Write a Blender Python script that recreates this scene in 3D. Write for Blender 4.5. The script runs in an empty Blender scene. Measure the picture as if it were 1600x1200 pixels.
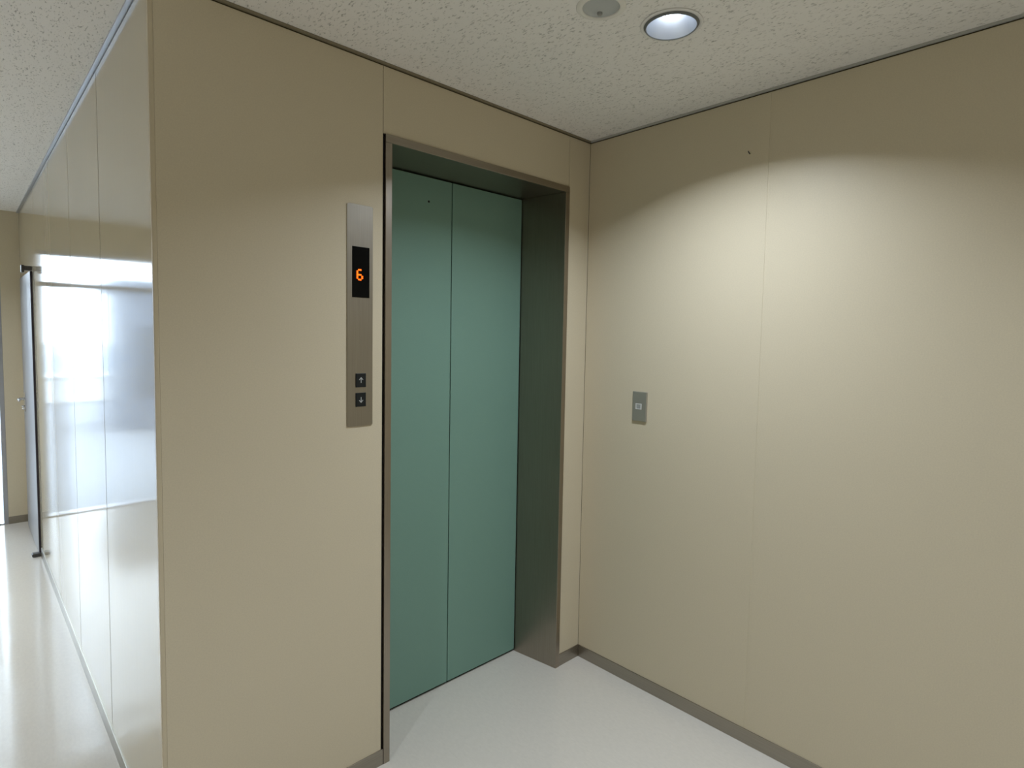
import bpy, bmesh, math, random
from mathutils import Vector, Matrix

random.seed(7)
scene = bpy.context.scene
COL = scene.collection

# ------------------------------------------------------------------ sizes (metres)
H = 2.40                       # ceiling height
XL = -1.7404                   # face of the corridor wall (runs in +y from the outer corner)
YF = 4.1606                    # corridor end wall
XC = -4.40                     # other side of the corridor
YB = -4.00                     # wall behind the camera
FXL, FXR, FZT = -1.0629, -0.1394, 2.1727      # steel frame, outside
FIL, FIR, FZI = -1.0384, -0.1643, 2.1450      # steel frame, inside (front edge)
DXL, DXR, DXC = -1.0050, -0.1990, -0.6050     # doors
DD = 0.230                     # depth of the doors behind the wall face

# ------------------------------------------------------------------ mesh helpers
def add_box(bm, x0, x1, y0, y1, z0, z1, bev=0.0, mat=0, seg=2):
    x0, x1 = min(x0, x1), max(x0, x1)
    y0, y1 = min(y0, y1), max(y0, y1)
    z0, z1 = min(z0, z1), max(z0, z1)
    m = Matrix.Translation(((x0+x1)/2, (y0+y1)/2, (z0+z1)/2)) @ Matrix.Diagonal((x1-x0, y1-y0, z1-z0, 1))
    r = bmesh.ops.create_cube(bm, size=1.0, matrix=m)
    vs = set(r['verts'])
    fs = set(f for v in vs for f in v.link_faces)
    for f in fs:
        f.material_index = mat
    if bev > 0:
        es = list(set(e for v in vs for e in v.link_edges))
        o = bmesh.ops.bevel(bm, geom=es, offset=bev, segments=seg, profile=0.5, affect='EDGES')
        for f in o['faces']:
            f.material_index = mat

def add_prism(bm, pts, axis, a, b, mat=0):
    """polygon pts (2-D) extruded along an axis from a to b"""
    def mk(p, t):
        if axis == 'x': return (t, p[0], p[1])
        if axis == 'y': return (p[0], t, p[1])
        return (p[0], p[1], t)
    va = [bm.verts.new(mk(p, a)) for p in pts]
    vb = [bm.verts.new(mk(p, b)) for p in pts]
    n = len(pts)
    fs = [bm.faces.new(va), bm.faces.new(list(reversed(vb)))]
    for i in range(n):
        fs.append(bm.faces.new((va[i], vb[i], vb[(i+1) % n], va[(i+1) % n])))
    for f in fs:
        f.material_index = mat
    bmesh.ops.recalc_face_normals(bm, faces=fs)

def add_lathe(bm, prof, cx, cy, seg=64, mat=0):
    """profile [(r, z)] revolved about the vertical through (cx, cy)"""
    rings = []
    for r, z in prof:
        if r < 1e-6:
            rings.append([bm.verts.new((cx, cy, z))])
        else:
            rings.append([bm.verts.new((cx + r*math.cos(2*math.pi*i/seg), cy + r*math.sin(2*math.pi*i/seg), z)) for i in range(seg)])
    fs = []
    for A, B in zip(rings, rings[1:]):
        for i in range(seg):
            j = (i+1) % seg
            if len(A) == 1 and len(B) == 1: continue
            if len(A) == 1: fs.append(bm.faces.new((A[0], B[j], B[i])))
            elif len(B) == 1: fs.append(bm.faces.new((A[i], A[j], B[0])))
            else: fs.append(bm.faces.new((A[i], A[j], B[j], B[i])))
    for f in fs:
        f.material_index = mat
        f.smooth = True
    bmesh.ops.recalc_face_normals(bm, faces=fs)

def add_tube(bm, pts, r, seg=12, mat=0):
    pts = [Vector(p) for p in pts]
    rings = []
    for i, p in enumerate(pts):
        t = (pts[min(i+1, len(pts)-1)] - pts[max(i-1, 0)]).normalized()
        a = t.cross(Vector((0, 0, 1)))
        if a.length < 1e-3: a = t.cross(Vector((1, 0, 0)))
        a.normalize(); b = t.cross(a)
        rr = r[i] if isinstance(r, (list, tuple)) else r
        rings.append([bm.verts.new(p + rr*(math.cos(2*math.pi*k/seg)*a + math.sin(2*math.pi*k/seg)*b)) for k in range(seg)])
    fs = []
    for A, B in zip(rings, rings[1:]):
        for k in range(seg):
            fs.append(bm.faces.new((A[k], A[(k+1) % seg], B[(k+1) % seg], B[k])))
    fs.append(bm.faces.new(rings[0])); fs.append(bm.faces.new(list(reversed(rings[-1]))))
    for f in fs:
        f.material_index = mat; f.smooth = True
    bmesh.ops.recalc_face_normals(bm, faces=fs)

def world_loc(o):
    p = Vector((0, 0, 0))
    while o is not None:
        p += o.location; o = o.parent
    return p

def obj(name, bm, mats, parent=None, loc=None):
    """link bm (built in world coordinates) as one mesh object, origin at loc (or at the parent's)"""
    if not isinstance(mats, (list, tuple)): mats = [mats]
    me = bpy.data.meshes.new(name)
    o = bpy.data.objects.new(name, me); COL.objects.link(o)
    if parent is not None:
        o.parent = parent
    elif loc is not None:
        o.location = loc
    bmesh.ops.translate(bm, verts=bm.verts, vec=-world_loc(o))
    bm.to_mesh(me); bm.free()
    for m in mats: me.materials.append(m)
    return o

def thing(name, label, cat, loc, group=None):
    o = bpy.data.objects.new(name, None); COL.objects.link(o)
    o.empty_display_size = 0.1
    o.location = loc
    o['label'] = label; o['category'] = cat
    if group: o['group'] = group
    return o

def struct(name, bm, mats, loc=None):
    o = obj(name, bm, mats, None, loc); o['kind'] = 'structure'
    return o

def NB(): return bmesh.new()

# ------------------------------------------------------------------ materials
def base_mat(name, col, rough=0.5, metal=0.0, spec=0.5):
    m = bpy.data.materials.new(name); m.use_nodes = True
    nt = m.node_tree; b = nt.nodes['Principled BSDF']
    b.inputs['Base Color'].default_value = (*col, 1)
    b.inputs['Roughness'].default_value = rough
    b.inputs['Metallic'].default_value = metal
    b.inputs['Specular IOR Level'].default_value = spec
    return m, nt, b

def coords(nt, scale=(1, 1, 1)):
    tc = nt.nodes.new('ShaderNodeTexCoord'); mp = nt.nodes.new('ShaderNodeMapping')
    mp.inputs['Scale'].default_value = scale
    nt.links.new(tc.outputs['Object'], mp.inputs['Vector'])
    return mp.outputs['Vector']

def noise(nt, vec, scale, detail=2.0, rough=0.5):
    n = nt.nodes.new('ShaderNodeTexNoise')
    n.inputs['Scale'].default_value = scale; n.inputs['Detail'].default_value = detail
    n.inputs['Roughness'].default_value = rough
    nt.links.new(vec, n.inputs['Vector'])
    return n.outputs['Fac']

def ramp(nt, fac, stops):
    r = nt.nodes.new('ShaderNodeValToRGB')
    while len(r.color_ramp.elements) < len(stops): r.color_ramp.elements.new(0.5)
    for e, (p, c) in zip(r.color_ramp.elements, stops):
        e.position = p; e.color = (*c, 1)
    nt.links.new(fac, r.inputs['Fac'])
    return r.outputs['Color']

def bump(nt, b, h, strength, dist):
    n = nt.nodes.new('ShaderNodeBump')
    n.inputs['Strength'].default_value = strength; n.inputs['Distance'].default_value = dist
    nt.links.new(h, n.inputs['Height']); nt.links.new(n.outputs['Normal'], b.inputs['Normal'])

def tinted(c, k): return tuple(min(1, v*k) for v in c)

def wall_material(name, col, rough, spec):
    m, nt, b = base_mat(name, col, rough, 0, spec)
    f = noise(nt, coords(nt), 260, 2, 0.6)
    c = ramp(nt, f, [(0.3, tinted(col, 0.965)), (0.7, tinted(col, 1.035))])
    nt.links.new(c, b.inputs['Base Color'])
    bump(nt, b, noise(nt, coords(nt), 420, 1), 0.03, 0.001)
    return m

WALL = (0.65, 0.567, 0.410)
M = {}
M['wall'] = wall_material('wall_panel_beige', WALL, 0.42, 0.35)
# corridor panels: same laminate, polished
m, nt, b = base_mat('wall_panel_gloss', tinted(WALL, 0.90), 0.09, 0, 0.5)
f = noise(nt, coords(nt, (1, 34, 0.25)), 1.0, 3, 0.6)
bump(nt, b, f, 0.10, 0.0012)
M['gloss'] = m
M['backing'], _, _ = base_mat('joint_brown_board', (0.15, 0.115, 0.055), 0.9, 0, 0.1)
M['joint'], _, _ = base_mat('dark_joint_filler', (0.035, 0.03, 0.028), 0.7, 0, 0.15)
M['corner'], _, _ = base_mat('corner_bead_beige', (0.60, 0.515, 0.36), 0.4)
M['trim'], _, _ = base_mat('ceiling_edge_trim', (0.46, 0.45, 0.41), 0.4)
M['trim_shaded'], _, _ = base_mat('ceiling_edge_trim_shaded', (0.26, 0.22, 0.14), 0.5)  # edge trim over the elevator wall, its unlit look put into the colour
M['alu_trim'], _, _ = base_mat('ceiling_edge_aluminium', (0.55, 0.57, 0.60), 0.35, 0.6)

def steel(name, col, rough, along):
    m, nt, b = base_mat(name, col, rough, 1.0)
    sc = {'z': (900, 900, 6), 'x': (6, 900, 900), 'y': (900, 6, 900)}[along]
    f = noise(nt, coords(nt, sc), 1.0, 2, 0.6)
    c = ramp(nt, f, [(0.25, tinted(col, 0.88)), (0.75, tinted(col, 1.10))])
    nt.links.new(c, b.inputs['Base Color'])
    g = noise(nt, coords(nt), 5.0, 3, 0.6)
    mr = nt.nodes.new('ShaderNodeMapRange')
    mr.inputs['To Min'].default_value = rough-0.05; mr.inputs['To Max'].default_value = rough+0.07
    nt.links.new(g, mr.inputs['Value']); nt.links.new(mr.outputs['Result'], b.inputs['Roughness'])
    return m
M['steel'] = steel('brushed_steel_upright', (0.36, 0.315, 0.26), 0.34, 'z')
M['steel_x'] = steel('brushed_steel_across', (0.36, 0.315, 0.26), 0.34, 'x')
M['steel_plate'] = steel('brushed_steel_plate', (0.36, 0.33, 0.28), 0.36, 'z')
M['steel_base'] = steel('brushed_steel_base', (0.36, 0.33, 0.28), 0.34, 'x')
M['steel_base_y'] = steel('brushed_steel_base_along', (0.36, 0.33, 0.28), 0.30, 'y')
M['switch_plate'], _, _ = base_mat('satin_switch_plate', (0.39, 0.365, 0.305), 0.33, 0.5)
M['chrome'], _, _ = base_mat('polished_chrome', (0.75, 0.75, 0.76), 0.14, 1.0)

m, nt, b = base_mat('green_door_paint', (0.2, 0.36, 0.29), 0.45, 0, 0.4)
f = noise(nt, coords(nt), 300, 2, 0.6)
c = ramp(nt, f, [(0.3, (0.182, 0.318, 0.252)), (0.7, (0.196, 0.340, 0.272))])
nt.links.new(c, b.inputs['Base Color']); bump(nt, b, noise(nt, coords(nt), 380, 1), 0.04, 0.001)
M['green'] = m
M['dark'], _, _ = base_mat('dark_recess', (0.012, 0.012, 0.011), 0.7, 0, 0.2)

# ceiling: fissured mineral board, the fissures run with the room (y)
m, nt, b = base_mat('mineral_ceiling_board', (0.72, 0.70, 0.66), 0.95, 0, 0.1)
v = coords(nt, (205, 68, 90))
warp = nt.nodes.new('ShaderNodeTexNoise'); warp.inputs['Scale'].default_value = 48; warp.inputs['Detail'].default_value = 2
tc = nt.nodes.new('ShaderNodeTexCoord'); nt.links.new(tc.outputs['Object'], warp.inputs['Vector'])
add = nt.nodes.new('ShaderNodeVectorMath'); add.operation = 'MULTIPLY_ADD'
add.inputs[1].default_value = (1.1, 1.1, 1.1)
nt.links.new(warp.outputs['Color'], add.inputs[0]); nt.links.new(v, add.inputs[2])
f = noise(nt, add.outputs['Vector'], 1.0, 2, 0.55)
pit = ramp(nt, f, [(0.335, (0, 0, 0)), (0.40, (1, 1, 1))])
c = ramp(nt, f, [(0.28, (0.50, 0.48, 0.44)), (0.41, (0.90, 0.87, 0.82))])  # darker fissures: pit shade put into the colour on top of the bump
nt.links.new(c, b.inputs['Base Color'])
mx = nt.nodes.new('ShaderNodeMath'); mx.operation = 'MULTIPLY_ADD'; mx.inputs[1].default_value = 0.25
nt.links.new(noise(nt, coords(nt), 190, 2), mx.inputs[0]); nt.links.new(pit, mx.inputs[2])
bump(nt, b, mx.outputs[0], 0.55, 0.0025)
M['ceiling'] = m

# floor: waxed vinyl sheet
m, nt, b = base_mat('waxed_vinyl_floor', (0.56, 0.545, 0.51), 0.16, 0, 0.5)
f = noise(nt, coords(nt, (60, 25, 40)), 1.6, 4, 0.7)
c = ramp(nt, f, [(0.3, (0.65, 0.605, 0.53)), (0.7, (0.70, 0.652, 0.572))])
nt.links.new(c, b.inputs['Base Color'])
g = noise(nt, coords(nt), 3.2, 4, 0.6)
mr = nt.nodes.new('ShaderNodeMapRange'); mr.inputs['To Min'].default_value = 0.05; mr.inputs['To Max'].default_value = 0.18
nt.links.new(g, mr.inputs['Value']); nt.links.new(mr.outputs['Result'], b.inputs['Roughness'])
bump(nt, b, noise(nt, coords(nt), 7.0, 2, 0.5), 0.10, 0.008)
M['floor'] = m

M['white_plastic'], _, _ = base_mat('white_plastic', (0.60, 0.59, 0.55), 0.35)
M['grey_plastic'], _, _ = base_mat('grey_plastic', (0.32, 0.32, 0.30), 0.4)
M['cream_ring'], _, _ = base_mat('cream_ring_paint', (0.82, 0.79, 0.72), 0.5)
M['grey_dish'], _, _ = base_mat('grey_dish_paint', (0.50, 0.515, 0.50), 0.6)
M['ring_white'], _, _ = base_mat('fixture_ring_paint', (0.82, 0.80, 0.76), 0.5)
M['dark_rim'], _, _ = base_mat('fixture_dark_gasket', (0.17, 0.18, 0.175), 0.5)
M['reflector'], _, _ = base_mat('satin_reflector', (0.62, 0.66, 0.72), 0.38, 0.75)
M['screen'], _, _ = base_mat('black_display_glass', (0.004, 0.004, 0.004), 0.2, 0, 0.1)
M['button'], _, _ = base_mat('black_button_plastic', (0.012, 0.014, 0.015), 0.35, 0, 0.3)
M['arrow'], _, _ = base_mat('pale_arrow_print', (0.55, 0.56, 0.54), 0.5)
M['door_grey'], _, _ = base_mat('grey_door_paint', (0.38, 0.38, 0.385), 0.32)
M['rubber'], _, _ = base_mat('dark_seal_rubber', (0.05, 0.042, 0.05), 0.6, 0, 0.2)
M['dark_metal'], _, _ = base_mat('dark_pivot_metal', (0.10, 0.095, 0.09), 0.35, 0.8)
M['alu'], _, _ = base_mat('grey_aluminium_frame', (0.42, 0.42, 0.44), 0.35, 0.5)

def emitter(name, col, s):
    m = bpy.data.materials.new(name); m.use_nodes = True
    nt = m.node_tree; nt.nodes.clear()
    e = nt.nodes.new('ShaderNodeEmission'); o = nt.nodes.new('ShaderNodeOutputMaterial')
    e.inputs['Color'].default_value = (*col, 1); e.inputs['Strength'].default_value = s
    nt.links.new(e.outputs[0], o.inputs[0])
    return m
M['bulb'] = emitter('lamp_glow', (0.86, 0.94, 1.05), 7.0)
M['led'] = emitter('led_orange_glow', (1.0, 0.12, 0.008), 2.7)

# window glass: clear pane with a weak mirror
m = bpy.data.materials.new('clear_pane'); m.use_nodes = True
nt = m.node_tree; nt.nodes.clear()
o_ = nt.nodes.new('ShaderNodeOutputMaterial'); mi = nt.nodes.new('ShaderNodeMixShader')
fr = nt.nodes.new('ShaderNodeFresnel'); fr.inputs['IOR'].default_value = 1.35
tr = nt.nodes.new('ShaderNodeBsdfTransparent'); tr.inputs['Color'].default_value = (0.94, 0.97, 0.97, 1)
gl = nt.nodes.new('ShaderNodeBsdfGlossy'); gl.inputs['Roughness'].default_value = 0.02
nt.links.new(fr.outputs[0], mi.inputs[0]); nt.links.new(tr.outputs[0], mi.inputs[1]); nt.links.new(gl.outputs[0], mi.inputs[2])
nt.links.new(mi.outputs[0], o_.inputs[0])
M['glass'] = m

M['terrace'], _, _ = base_mat('pale_terrace_concrete', (0.21, 0.225, 0.25), 0.8)
M['parapet'], _, _ = base_mat('white_parapet_render', (0.82, 0.82, 0.80), 0.8)
M['block'], _, _ = base_mat('blue_grey_block_render', (0.15, 0.175, 0.22), 0.8)
M['block_pale'], _, _ = base_mat('pale_block_render', (0.55, 0.58, 0.60), 0.8)
M['pane_pale'], _, _ = base_mat('pale_block_glazing', (0.40, 0.44, 0.48), 0.5)
M['pane_dark'], _, _ = base_mat('dark_block_glazing', (0.08, 0.10, 0.13), 0.5)

# ------------------------------------------------------------------ setting: floor, ceiling, walls
bm = NB(); add_box(bm, XC-0.12, 0.12, YB-0.12, YF+0.12, -0.12, 0.0)
struct('floor', bm, M['floor'])

LAMPS = [(-0.614, -0.784), (-3.10, -1.23), (-0.614, -2.75), (-3.10, 1.50), (-2.75, 3.15)]
DISC = (-0.824, -0.698)
R_LAMP, R_DISC = 0.078, 0.054
def circle_edges(bm, cx, cy, r, z, n=64):
    vs = [bm.verts.new((cx+r*math.cos(2*math.pi*i/n), cy+r*math.sin(2*math.pi*i/n), z)) for i in range(n)]
    return [bm.edges.new((vs[i], vs[(i+1) % n])) for i in range(n)]
bm = NB()
x0, x1, y0, y1 = XC-0.12, 0.12, YB-0.12, YF+0.12
vs = [bm.verts.new(p) for p in ((x0, y0, H), (x1, y0, H), (x1, y1, H), (x0, y1, H))]
edges = [bm.edges.new((vs[i], vs[(i+1) % 4])) for i in range(4)]
for (cx, cy) in LAMPS: edges += circle_edges(bm, cx, cy, R_LAMP, H)
edges += circle_edges(bm, DISC[0], DISC[1], R_DISC, H)
bmesh.ops.triangle_fill(bm, use_beauty=True, use_dissolve=False, edges=edges, normal=(0, 0, -1))
for f in bm.faces:
    if f.normal.z > 0: f.normal_flip()
vt = [bm.verts.new(p) for p in ((x0, y0, H+0.2), (x1, y0, H+0.2), (x1, y1, H+0.2), (x0, y1, H+0.2))]
bm.faces.new(vt)
for i in range(4):
    bm.faces.new((vs[i], vs[(i+1) % 4], vt[(i+1) % 4], vt[i]))
struct('ceiling', bm, M['ceiling'])

PT = H - 0.0118                # top of the wall panels (shadow gap above)
T = 0.010                      # panel thickness

# right wall, one seam with a filler strip
SEAM = -0.8151
bm = NB()
add_box(bm, 0, T, SEAM+0.0045, -0.0006, 0, PT, 0.0007)
add_box(bm, 0, T, YB, SEAM-0.0045, 0, PT, 0.0007)
add_box(bm, 0.0009, T, SEAM-0.0044, SEAM+0.0044, 0, PT)
add_box(bm, T, 0.12, YB, 0.0, 0, H, 0, 1)
struct('wall_right', bm, [M['wall'], M['backing']])

# elevator wall
bm = NB()
XJ, XJ2 = -1.0704, -0.1407
add_box(bm, XL+0.0106, XJ-0.0009, 0, T, 0, PT, 0.0006)
add_box(bm, XJ+0.0009, XJ2-0.0008, 0, T, FZT+0.0015, PT, 0.0006)
add_box(bm, XJ2+0.0008, -0.0010, 0, T, 0, PT, 0.0006)
add_box(bm, XL+0.015, FXL-0.0005, T, 0.32, 0, H, 0, 1)
add_box(bm, FXR+0.0005, 0.12, T, 0.32, 0, H, 0, 1)
add_box(bm, FXL-0.0005, FXR+0.0005, T, 0.32, FZT+0.0005, H, 0, 1)
add_box(bm, FXL-0.0005, FXR+0.0005, 0.29, 0.32, 0, FZT+0.0005, 0, 1)
add_box(bm, XJ-0.0006, FXL-0.0004, T*0.6, T, 0, FZT, 0, 2)
struct('wall_back', bm, [M['wall'], M['backing'], M['joint']])

# corridor wall, glossy panels with fine dark joints
joints = [0.0070, 0.7382, 1.4667, 2.1837, 3.0042, YF-0.004]
bm = NB()
for a, c in zip(joints, joints[1:]):
    add_box(bm, XL, XL+T, a+0.0032, c-0.0032, 0, PT, 0.0006)
for a in joints[1:-1]:
    add_box(bm, XL+0.0006, XL+T, a-0.0031, a+0.0031, 0, PT-0.002, 0, 2)
add_box(bm, XL+T, XL+0.10, 0.015, YF, 0, H, 0, 1)
struct('wall_left', bm, [M['gloss'], M['backing'], M['joint']])

# bead on the outer corner
bm = NB()
add_box(bm, XL-0.0008, XL+0.0105, -0.0012, 0.0100, 0, PT, 0.002, 0, 3)
struct('trim_1', bm, M['corner'])

# corridor end wall with the glazed opening
WX0, WX1, WZ = -3.90, -1.858, 2.13
bm = NB()
add_box(bm, WX1, XL+0.10, YF, YF+0.12, 0, H)
add_box(bm, XC, WX0, YF, YF+0.12, 0, H)
add_box(bm, WX0, WX1, YF, YF+0.12, WZ, H)
struct('wall_far', bm, M['wall'])
bm = NB(); add_box(bm, XC-0.12, XC, YB, YF+0.12, 0, H); struct('wall_opposite', bm, M['wall'])
bm = NB(); add_box(bm, XC-0.12, 0.12, YB-0.12, YB, 0, H); struct('wall_front', bm, M['wall'])

# ceiling edge trims
bm = NB(); add_box(bm, -0.0055, 0.004, YB, -0.0055, H-0.0075, H, 0.0005); struct('trim_2', bm, M['trim'])
bm = NB(); add_box(bm, XL, 0.0, -0.0055, 0.004, H-0.0075, H, 0.0005); struct('trim_3', bm, M['trim_shaded'])
bm = NB(); add_box(bm, XL-0.012, XL+0.004, -0.0055, YF, H-0.0075, H, 0.0005); struct('trim_4', bm, M['alu_trim'])

# baseboards
BB, BP = 0.0562, 0.004
bm = NB(); add_box(bm, -BP, 0.003, YB, -BP, 0, BB, 0.0012); struct('baseboard_right', bm, M['steel_base_y'])
bm = NB()
add_box(bm, XL-BP, FXL-0.0012, -BP, 0.003, 0, BB, 0.0012)
add_box(bm, FXR+0.0005, 0, -BP, 0.003, 0, BB, 0.0012)
struct('baseboard_back', bm, M['steel_base'])
bm = NB(); add_box(bm, XL-BP, XL+0.003, -BP, 3.16, 0, BB+0.006, 0.0012); struct('baseboard_left', bm, M['steel_base_y'])
bm = NB(); add_box(bm, WX1, XL, YF-BP, YF+0.003, 0, BB, 0.0012); struct('baseboard_far', bm, M['steel_base'])

# ------------------------------------------------------------------ corridor end glazing
bm = NB()
FY0, FY1 = YF+0.005, YF+0.065
bars = [(WX1-0.027, WX1), (-1.958, -1.920), (-2.010, -1.984), (-2.90, -2.86), (WX0, WX0+0.03)]
for a, c in bars: add_box(bm, a, c, FY0, FY1, 0.0, WZ, 0.002)
for a, c in ((WZ-0.03, WZ), (1.852, 1.886), (0.0, 0.008)):
    add_box(bm, WX0+0.001, WX1-0.001, FY0+0.004, FY1-0.004, a, c, 0.002)
add_box(bm, WX0+0.001, WX1-0.001, FY1-0.004, YF+0.119, 0.0, 0.006)
win = struct('window_1', bm, M['alu'], (WX1, YF, 0))
xs = sorted([v for p in bars for v in p])
gaps = [(xs[i], xs[i+1]) for i in range(1, len(xs)-1, 2)]
for a, c in gaps:
    for za, zc in ((0.008, 1.852), (1.886, WZ-0.03)):
        bm = NB(); add_box(bm, a-0.003, c+0.003, YF+0.033, YF+0.038, za-0.003, zc+0.003)
        obj('pane', bm, M['glass'], win)

# ------------------------------------------------------------------ grey door lying flat on the corridor wall
bm = NB(); DY0, DY1, DZ = 3.205, 4.02, 1.888
add_box(bm, XL-0.012, XL-0.001, DY0+0.004, DY1, 0.008, DZ, 0.002)
dr = struct('door_1', bm, M['door_grey'], (XL, DY0, 0))
bm = NB(); add_box(bm, XL-0.011, XL-0.0005, DY0-0.010, DY0+0.0045, 0.010, DZ-0.002, 0.001); obj('edge_seal', bm, M['rubber'], dr)
bm = NB()
add_box(bm, XL-0.048, XL-0.001, DY0-0.018, DY0+0.022, DZ+0.001, DZ+0.030, 0.003)
add_box(bm, XL-0.056, XL-0.040, DY0-0.020, DY0+0.024, DZ-0.014, DZ+0.034, 0.003)
obj('top_pivot', bm, M['dark_metal'], dr)
bm = NB(); add_box(bm, XL-0.050, XL-0.002, DY0-0.030, DY0+0.025, 0.001, 0.022, 0.006); obj('floor_pivot', bm, M['dark_metal'], dr)
bm = NB()
add_box(bm, XL-0.017, XL-0.0115, 3.860, 3.905, 0.90, 1.04, 0.002)
add_tube(bm, [(XL-0.016, 3.882, 0.995), (XL-0.044, 3.882, 0.995), (XL-0.051, 3.874, 0.995), (XL-0.053, 3.80, 0.992)], 0.009)
add_tube(bm, [(XL-0.016, 3.882, 0.93), (XL-0.034, 3.882, 0.93)], 0.016, 16)
obj('lever_handle', bm, M['chrome'], dr)

# ------------------------------------------------------------------ elevator
el = thing('elevator', 'elevator with two green sliding doors set back in a brushed steel frame', 'elevator', ((FXL+FXR)/2, DD, 0))
def wedge(bm, pts, z0, z1): add_prism(bm, pts, 'z', z0, z1)
YS = -0.0055                    # the frame stands a little proud of the wall
bm = NB()
wedge(bm, [(FXL, YS), (FIL, YS), (DXL, DD+0.005), (FXL, DD+0.005)], 0, FZI)
bmesh.ops.bevel(bm, geom=[e for e in bm.edges], offset=0.0012, segments=2, profile=0.5, affect='EDGES')
obj('left_jamb', bm, M['steel'], el)
bm = NB()
wedge(bm, [(FIR, YS), (FXR, YS), (FXR, DD+0.005), (DXR, DD+0.005)], 0, FZI)
bmesh.ops.bevel(bm, geom=[e for e in bm.edges], offset=0.0012, segments=2, profile=0.5, affect='EDGES')
obj('right_jamb', bm, M['steel'], el)
bm = NB()
add_prism(bm, [(YS, FZI+0.0005), (YS, FZT), (DD+0.04, FZT), (DD+0.04, FZI+0.0005)], 'x', FXL, FXR)
bmesh.ops.bevel(bm, geom=[e for e in bm.edges], offset=0.0012, segments=2, profile=0.5, affect='EDGES')
obj('header', bm, M['steel_x'], el)
# two door leaves with a dark reveal round them
for nm, a, c in (('left_door', DXL-0.02, DXC-0.0021), ('right_door', DXC+0.0021, DXR-0.0035)):
    bm = NB(); add_box(bm, a, c, DD, DD+0.030, 0.0115, FZI-0.0045, 0.0012)
    d = obj('door_panel', bm, M['green'], el)
    if nm == 'left_door':
        bm = NB()
        n = 20; kx, kz = -0.7227, 2.0454
        add_prism(bm, [(kx+0.0045*math.cos(2*math.pi*i/n), kz+0.0045*math.sin(2*math.pi*i/n)) for i in range(n)], 'y', DD-0.0006, DD+0.004)
        obj('release_hole', bm, M['dark'], d)
bm = NB(); add_box(bm, FXL+0.001, FXR-0.001, DD+0.010, DD+0.055, 0.0004, 0.003); obj('sill', bm, M['dark'], el)
bm = NB(); add_box(bm, FXL+0.001, FXR-0.001, DD+0.034, DD+0.044, 0.003, FZI); obj('door_backing', bm, M['dark'], el)

# ------------------------------------------------------------------ hall call panel
PX0, PX1, PZ0, PZ1 = -1.2012, -1.1094, 1.2096, 1.9256
cp = thing('elevator_call_panel', 'tall narrow steel call panel with an orange number six display and two arrow buttons', 'control panel', ((PX0+PX1)/2, 0, PZ0))
bm = NB()
r = 0.006
pts = []
for cx, cz, a0 in ((PX1-r, PZ1-r, 0), (PX0+r, PZ1-r, 90), (PX0+r, PZ0+r, 180), (PX1-r, PZ0+r, 270)):
    for k in range(7):
        a = math.radians(a0 + 15*k); pts.append((cx + r*math.cos(a), cz + r*math.sin(a)))
add_prism(bm, pts, 'y', -0.0030, 0.002)
obj('faceplate', bm, M['steel_plate'], cp)
bm = NB(); SX0, SX1, SZ0, SZ1 = -1.1838, -1.1222, 1.6294, 1.7922
add_box(bm, SX0, SX1, -0.0042, -0.0025, SZ0, SZ1, 0.0004); scr = obj('display_screen', bm, M['screen'], cp)
rows = ['.##.', '#...', '#...', '###.', '#..#', '#..#', '.##.']
bm = NB()
gx, gz = -1.1660, 1.7182
pw, ph = 0.0058, 0.0052
for j, row in enumerate(rows):
    for i, ch in enumerate(row):
        if ch == '#':
            cx = gx + i*pw; cz = gz - j*ph
            add_box(bm, cx-pw*0.5, cx+pw*0.5, -0.0047, -0.0040, cz-ph*0.46, cz+ph*0.46, 0.0003, 0, 1)
obj('lit_digit', bm, M['led'], scr)
def arrow(bm, cx, cz, s, up):
    k = 1 if up else -1
    def P(l): return [(cx + a*s, cz + k*b*s) for a, b in l]
    y0, y1 = -0.0066, -0.0055
    add_prism(bm, P([(-0.055, -0.5), (0.055, -0.5), (0.055, 0.36), (-0.055, 0.36)]), 'y', y0, y1)
    add_prism(bm, P([(0, 0.5), (-0.40, 0.06), (-0.32, -0.02), (0.0, 0.33)]), 'y', y0, y1)
    add_prism(bm, P([(0, 0.5), (0.0, 0.33), (0.32, -0.02), (0.40, 0.06)]), 'y', y0, y1)
for nm, (z0, z1), up in (('up', (1.3375, 1.3834), True), ('down', (1.2738, 1.3196), False)):
    bx0, bx1 = -1.1712, -1.1350
    bm = NB(); add_box(bm, bx0, bx1, -0.0060, -0.0025, z0, z1, 0.0009)
    b_ = obj('call_button', bm, M['button'], cp)
    b_['label'] = 'black square button with a pale %s arrow' % nm
    bm = NB(); arrow(bm, (bx0+bx1)/2, (z0+z1)/2 + (0.001 if up else -0.001), 0.0190, up)
    obj('arrow_mark', bm, M['arrow'], b_)

# ------------------------------------------------------------------ wall switch on the right wall
SY0, SY1, WZ0, WZ1 = -0.3426, -0.2725, 1.1623, 1.2885
sw = thing('wall_switch', 'small steel wall switch plate with a white square key at its centre', 'switch', (0, (SY0+SY1)/2, WZ0))
bm = NB(); add_box(bm, -0.0085, 0.002, SY0, SY1, WZ0, WZ1, 0.0028, 0, 3); obj('faceplate', bm, M['switch_plate'], sw)
cy, cz = -0.3050, 1.2255
bm = NB()
for a in (-1, 1):
    add_box(bm, -0.0105, -0.0080, cy+a*0.0150, cy+a*0.0098, cz-0.0125, cz+0.0125, 0.0006)
    add_box(bm, -0.0104, -0.0080, cy-0.0145, cy+0.0145, cz+a*0.0125, cz+a*0.0085, 0.0006)
obj('key_surround', bm, M['white_plastic'], sw)
bm = NB(); add_box(bm, -0.0098, -0.0080, cy-0.0098, cy+0.0098, cz-0.0085, cz+0.0085, 0.0006); obj('switch_key', bm, M['grey_plastic'], sw)

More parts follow.
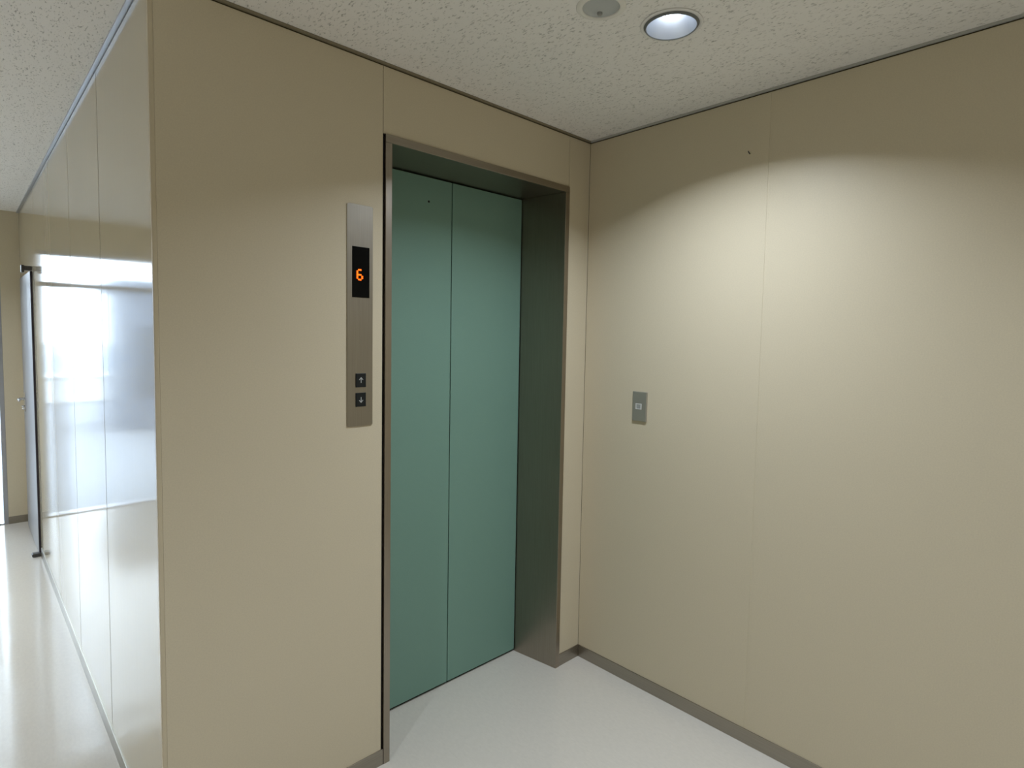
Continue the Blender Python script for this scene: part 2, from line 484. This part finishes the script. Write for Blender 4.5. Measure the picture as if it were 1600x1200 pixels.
# ------------------------------------------------------------------ nail on the right wall
bm = NB()
add_tube(bm, [(0.003, -0.7420, 2.187), (-0.004, -0.7405, 2.190), (-0.006, -0.7385, 2.195), (-0.006, -0.7370, 2.1985)], [0.0018, 0.0018, 0.0018, 0.0012], 10)
nail = obj('nail', bm, M['dark_metal'], None, (0, -0.7395, 2.19))
nail['label'] = 'tiny dark bent nail high on the right wall near the panel seam'; nail['category'] = 'nail'

# ------------------------------------------------------------------ ceiling downlights
LAMP_WATTS, LAMP_SPREAD = 12.0, 134.0
def downlight(cx, cy, label):
    t = thing('downlight', label, 'ceiling light', (cx, cy, H), 'recessed downlights')
    bm = NB()                              # flat flange on the ceiling
    add_lathe(bm, [(0.0765, H-0.0005), (0.086, H-0.0005), (0.0866, H-0.0016), (0.0860, H-0.0028), (0.0765, H-0.0036), (0.0765, H-0.0005)], cx, cy)
    obj('flange', bm, M['ring_white'], t)
    bm = NB()                              # thin dark lip of the reflector
    add_lathe(bm, [(0.0690, H-0.0070), (0.0698, H-0.0086), (0.0712, H-0.0088), (0.0724, H-0.0076), (0.0764, H-0.0020), (0.0764, H+0.002), (0.0740, H+0.002), (0.0700, H-0.0050), (0.0690, H-0.0070)], cx, cy)
    obj('rim', bm, M['dark_rim'], t)
    bm = NB()                              # conical reflector, closed at the top
    add_lathe(bm, [(0.0695, H-0.0070), (0.0640, H+0.008), (0.0560, H+0.024), (0.0470, H+0.040), (0.0400, H+0.050), (0.0, H+0.051)], cx, cy)
    add_lathe(bm, [(0.0, H+0.060), (0.078, H+0.060), (0.078, H-0.001)], cx, cy)
    obj('reflector', bm, M['reflector'], t)
    bm = NB()                              # glowing lamp face
    prof = [(0.0, H+0.012)]
    for k in range(1, 13):
        a = k/12*math.pi*0.62
        prof.append((0.029*math.sin(a), H+0.041-0.029*math.cos(a)))
    prof.append((0.018, H+0.0508))
    add_lathe(bm, prof, cx, cy, 32)
    obj('lamp', bm, M['bulb'], t)
    ld = bpy.data.lights.new('lamp_light', 'AREA'); ld.shape = 'DISK'; ld.size = 0.036
    ld.color = (0.82, 0.92, 1.06); ld.energy = LAMP_WATTS; ld.spread = math.radians(LAMP_SPREAD)
    lo = bpy.data.objects.new('lamp_light', ld); COL.objects.link(lo)
    lo.parent = t; lo.location = (0, 0, 0.009)
    return t
def copy_tree(o, parent=None):
    c = o.copy(); COL.objects.link(c); c.parent = parent
    for ch in list(o.children): copy_tree(ch, c)
    return c
l0 = downlight(LAMPS[0][0], LAMPS[0][1], 'lit recessed downlight in front of the elevator beside the grey ceiling disc')
for (cx, cy), lab in zip(LAMPS[1:], ['lit recessed downlight over the corridor mouth, in line with the elevator lamp',
                                      'added unseen fill downlight behind the viewer near the right wall',  # added out of view as fill for the lobby
                                      'added unseen downlight brightening the corridor halfway along',  # added out of view to brighten the corridor floor and ceiling
                                      'added unseen downlight brightening the glazed end of the corridor']):  # added out of view to lift the dark far end
    l = copy_tree(l0); l.location = (cx, cy, H); l['label'] = lab

# grey disc fitting
cx, cy = DISC
t = thing('ceiling_disc', 'unlit round grey ceiling fitting in a pale ring beside the downlight', 'emergency light', (cx, cy, H))
bm = NB()
add_lathe(bm, [(0.050, H+0.004), (0.050, H-0.0030), (0.0515, H-0.0042), (0.058, H-0.0036), (0.066, H-0.0014), (0.067, H-0.0004), (0.0535, H-0.0004), (0.0530, H+0.004), (0.050, H+0.004)], cx, cy)
obj('ring', bm, M['cream_ring'], t)
bm = NB()
add_lathe(bm, [(0.0500, H-0.0005), (0.0490, H+0.0012), (0.035, H+0.0032), (0.0, H+0.0042)], cx, cy)
add_lathe(bm, [(0.0, H+0.012), (0.0525, H+0.012), (0.0525, H+0.0035)], cx, cy)
obj('dish', bm, M['grey_dish'], t)
bm = NB(); add_lathe(bm, [(0.0, H-0.0035), (0.006, H-0.003), (0.0075, H-0.0005), (0.0075, H+0.004)], cx+0.0250, cy+0.024, 24)
obj('check_button', bm, M['grey_plastic'], t)

# ------------------------------------------------------------------ outside the glazing (seen in the corridor panels and floor)
bm = NB(); add_box(bm, -16, 14, YF+0.12, YF+10.2, -0.30, -0.06); o = obj('terrace', bm, M['terrace'], None); o['kind'] = 'structure'
bm = NB()
add_box(bm, -16, 14, YF+10.0, YF+10.2, -0.06, 0.46)
add_box(bm, -16, 14, YF+9.96, YF+10.24, 0.46, 0.52, 0.01)
o = obj('parapet_wall', bm, M['parapet'], None); o['kind'] = 'structure'
def block(name, label, x0, x1, y0, y1, z0, z1, mat, nx, nz, pane='pane_dark'):
    t = thing(name, label, 'building', ((x0+x1)/2, (y0+y1)/2, z0))
    bm = NB(); add_box(bm, x0, x1, y0, y1, z0, z1)
    add_box(bm, x0-0.1, x1+0.1, y0-0.1, y1+0.1, z1, z1+0.15)
    obj('walls', bm, mat, t)
    w = (x1-x0)/nx; h = min(3.0, (z1-z0)/nz)
    for i in range(nx):
        for j in range(nz):
            bm = NB()
            add_box(bm, x0+(i+0.22)*w, x0+(i+0.78)*w, y0-0.03, y0+0.02, z1-(j+0.75)*h, z1-(j+0.25)*h)
            obj('window', bm, M[pane], t)
    return t
block('building', 'blue grey rooftop block on the terrace, mirrored in the corridor wall', -8.0, -3.20, 9.0, 10.5, -0.06, 2.15, M['block'], 4, 1)
block('building', 'long low pale building far beyond the terrace parapet', -40, 60, 66, 80, -18, -0.1, M['block_pale'], 8, 1, 'pane_pale')

# ------------------------------------------------------------------ sky
w = bpy.data.worlds.new('overcast_sky'); scene.world = w; w.use_nodes = True
bg = w.node_tree.nodes['Background']
bg.inputs['Color'].default_value = (0.80, 0.91, 1.06, 1); bg.inputs['Strength'].default_value = 9.0

# ------------------------------------------------------------------ camera
yaw, pitch, roll, f = 0.75839343, -0.06222228, 0.01734951, 913.71737
fw = Vector((math.sin(yaw)*math.cos(pitch), math.cos(yaw)*math.cos(pitch), math.sin(pitch)))
rt = Vector((math.cos(yaw), -math.sin(yaw), 0)); up = rt.cross(fw)
r2 = math.cos(roll)*rt + math.sin(roll)*up; u2 = -math.sin(roll)*rt + math.cos(roll)*up
cam = bpy.data.cameras.new('camera'); co = bpy.data.objects.new('camera', cam); COL.objects.link(co)
mw = Matrix((r2, u2, -fw)).transposed().to_4x4(); mw.translation = Vector((-2.1112223, -1.7265025, 1.5072199))
co.matrix_world = mw
cam.sensor_width = 36.0; cam.sensor_fit = 'HORIZONTAL'; cam.lens = f*36.0/1600
cam.shift_x = 2.6754/1600; cam.shift_y = -15.0084/1600
cam.clip_start = 0.02; cam.clip_end = 500
scene.camera = co

vs_ = scene.view_settings
vs_.view_transform = 'Standard'; vs_.look = 'None'; vs_.exposure = 0.07; vs_.gamma = 1.0; vs_.use_curve_mapping = False
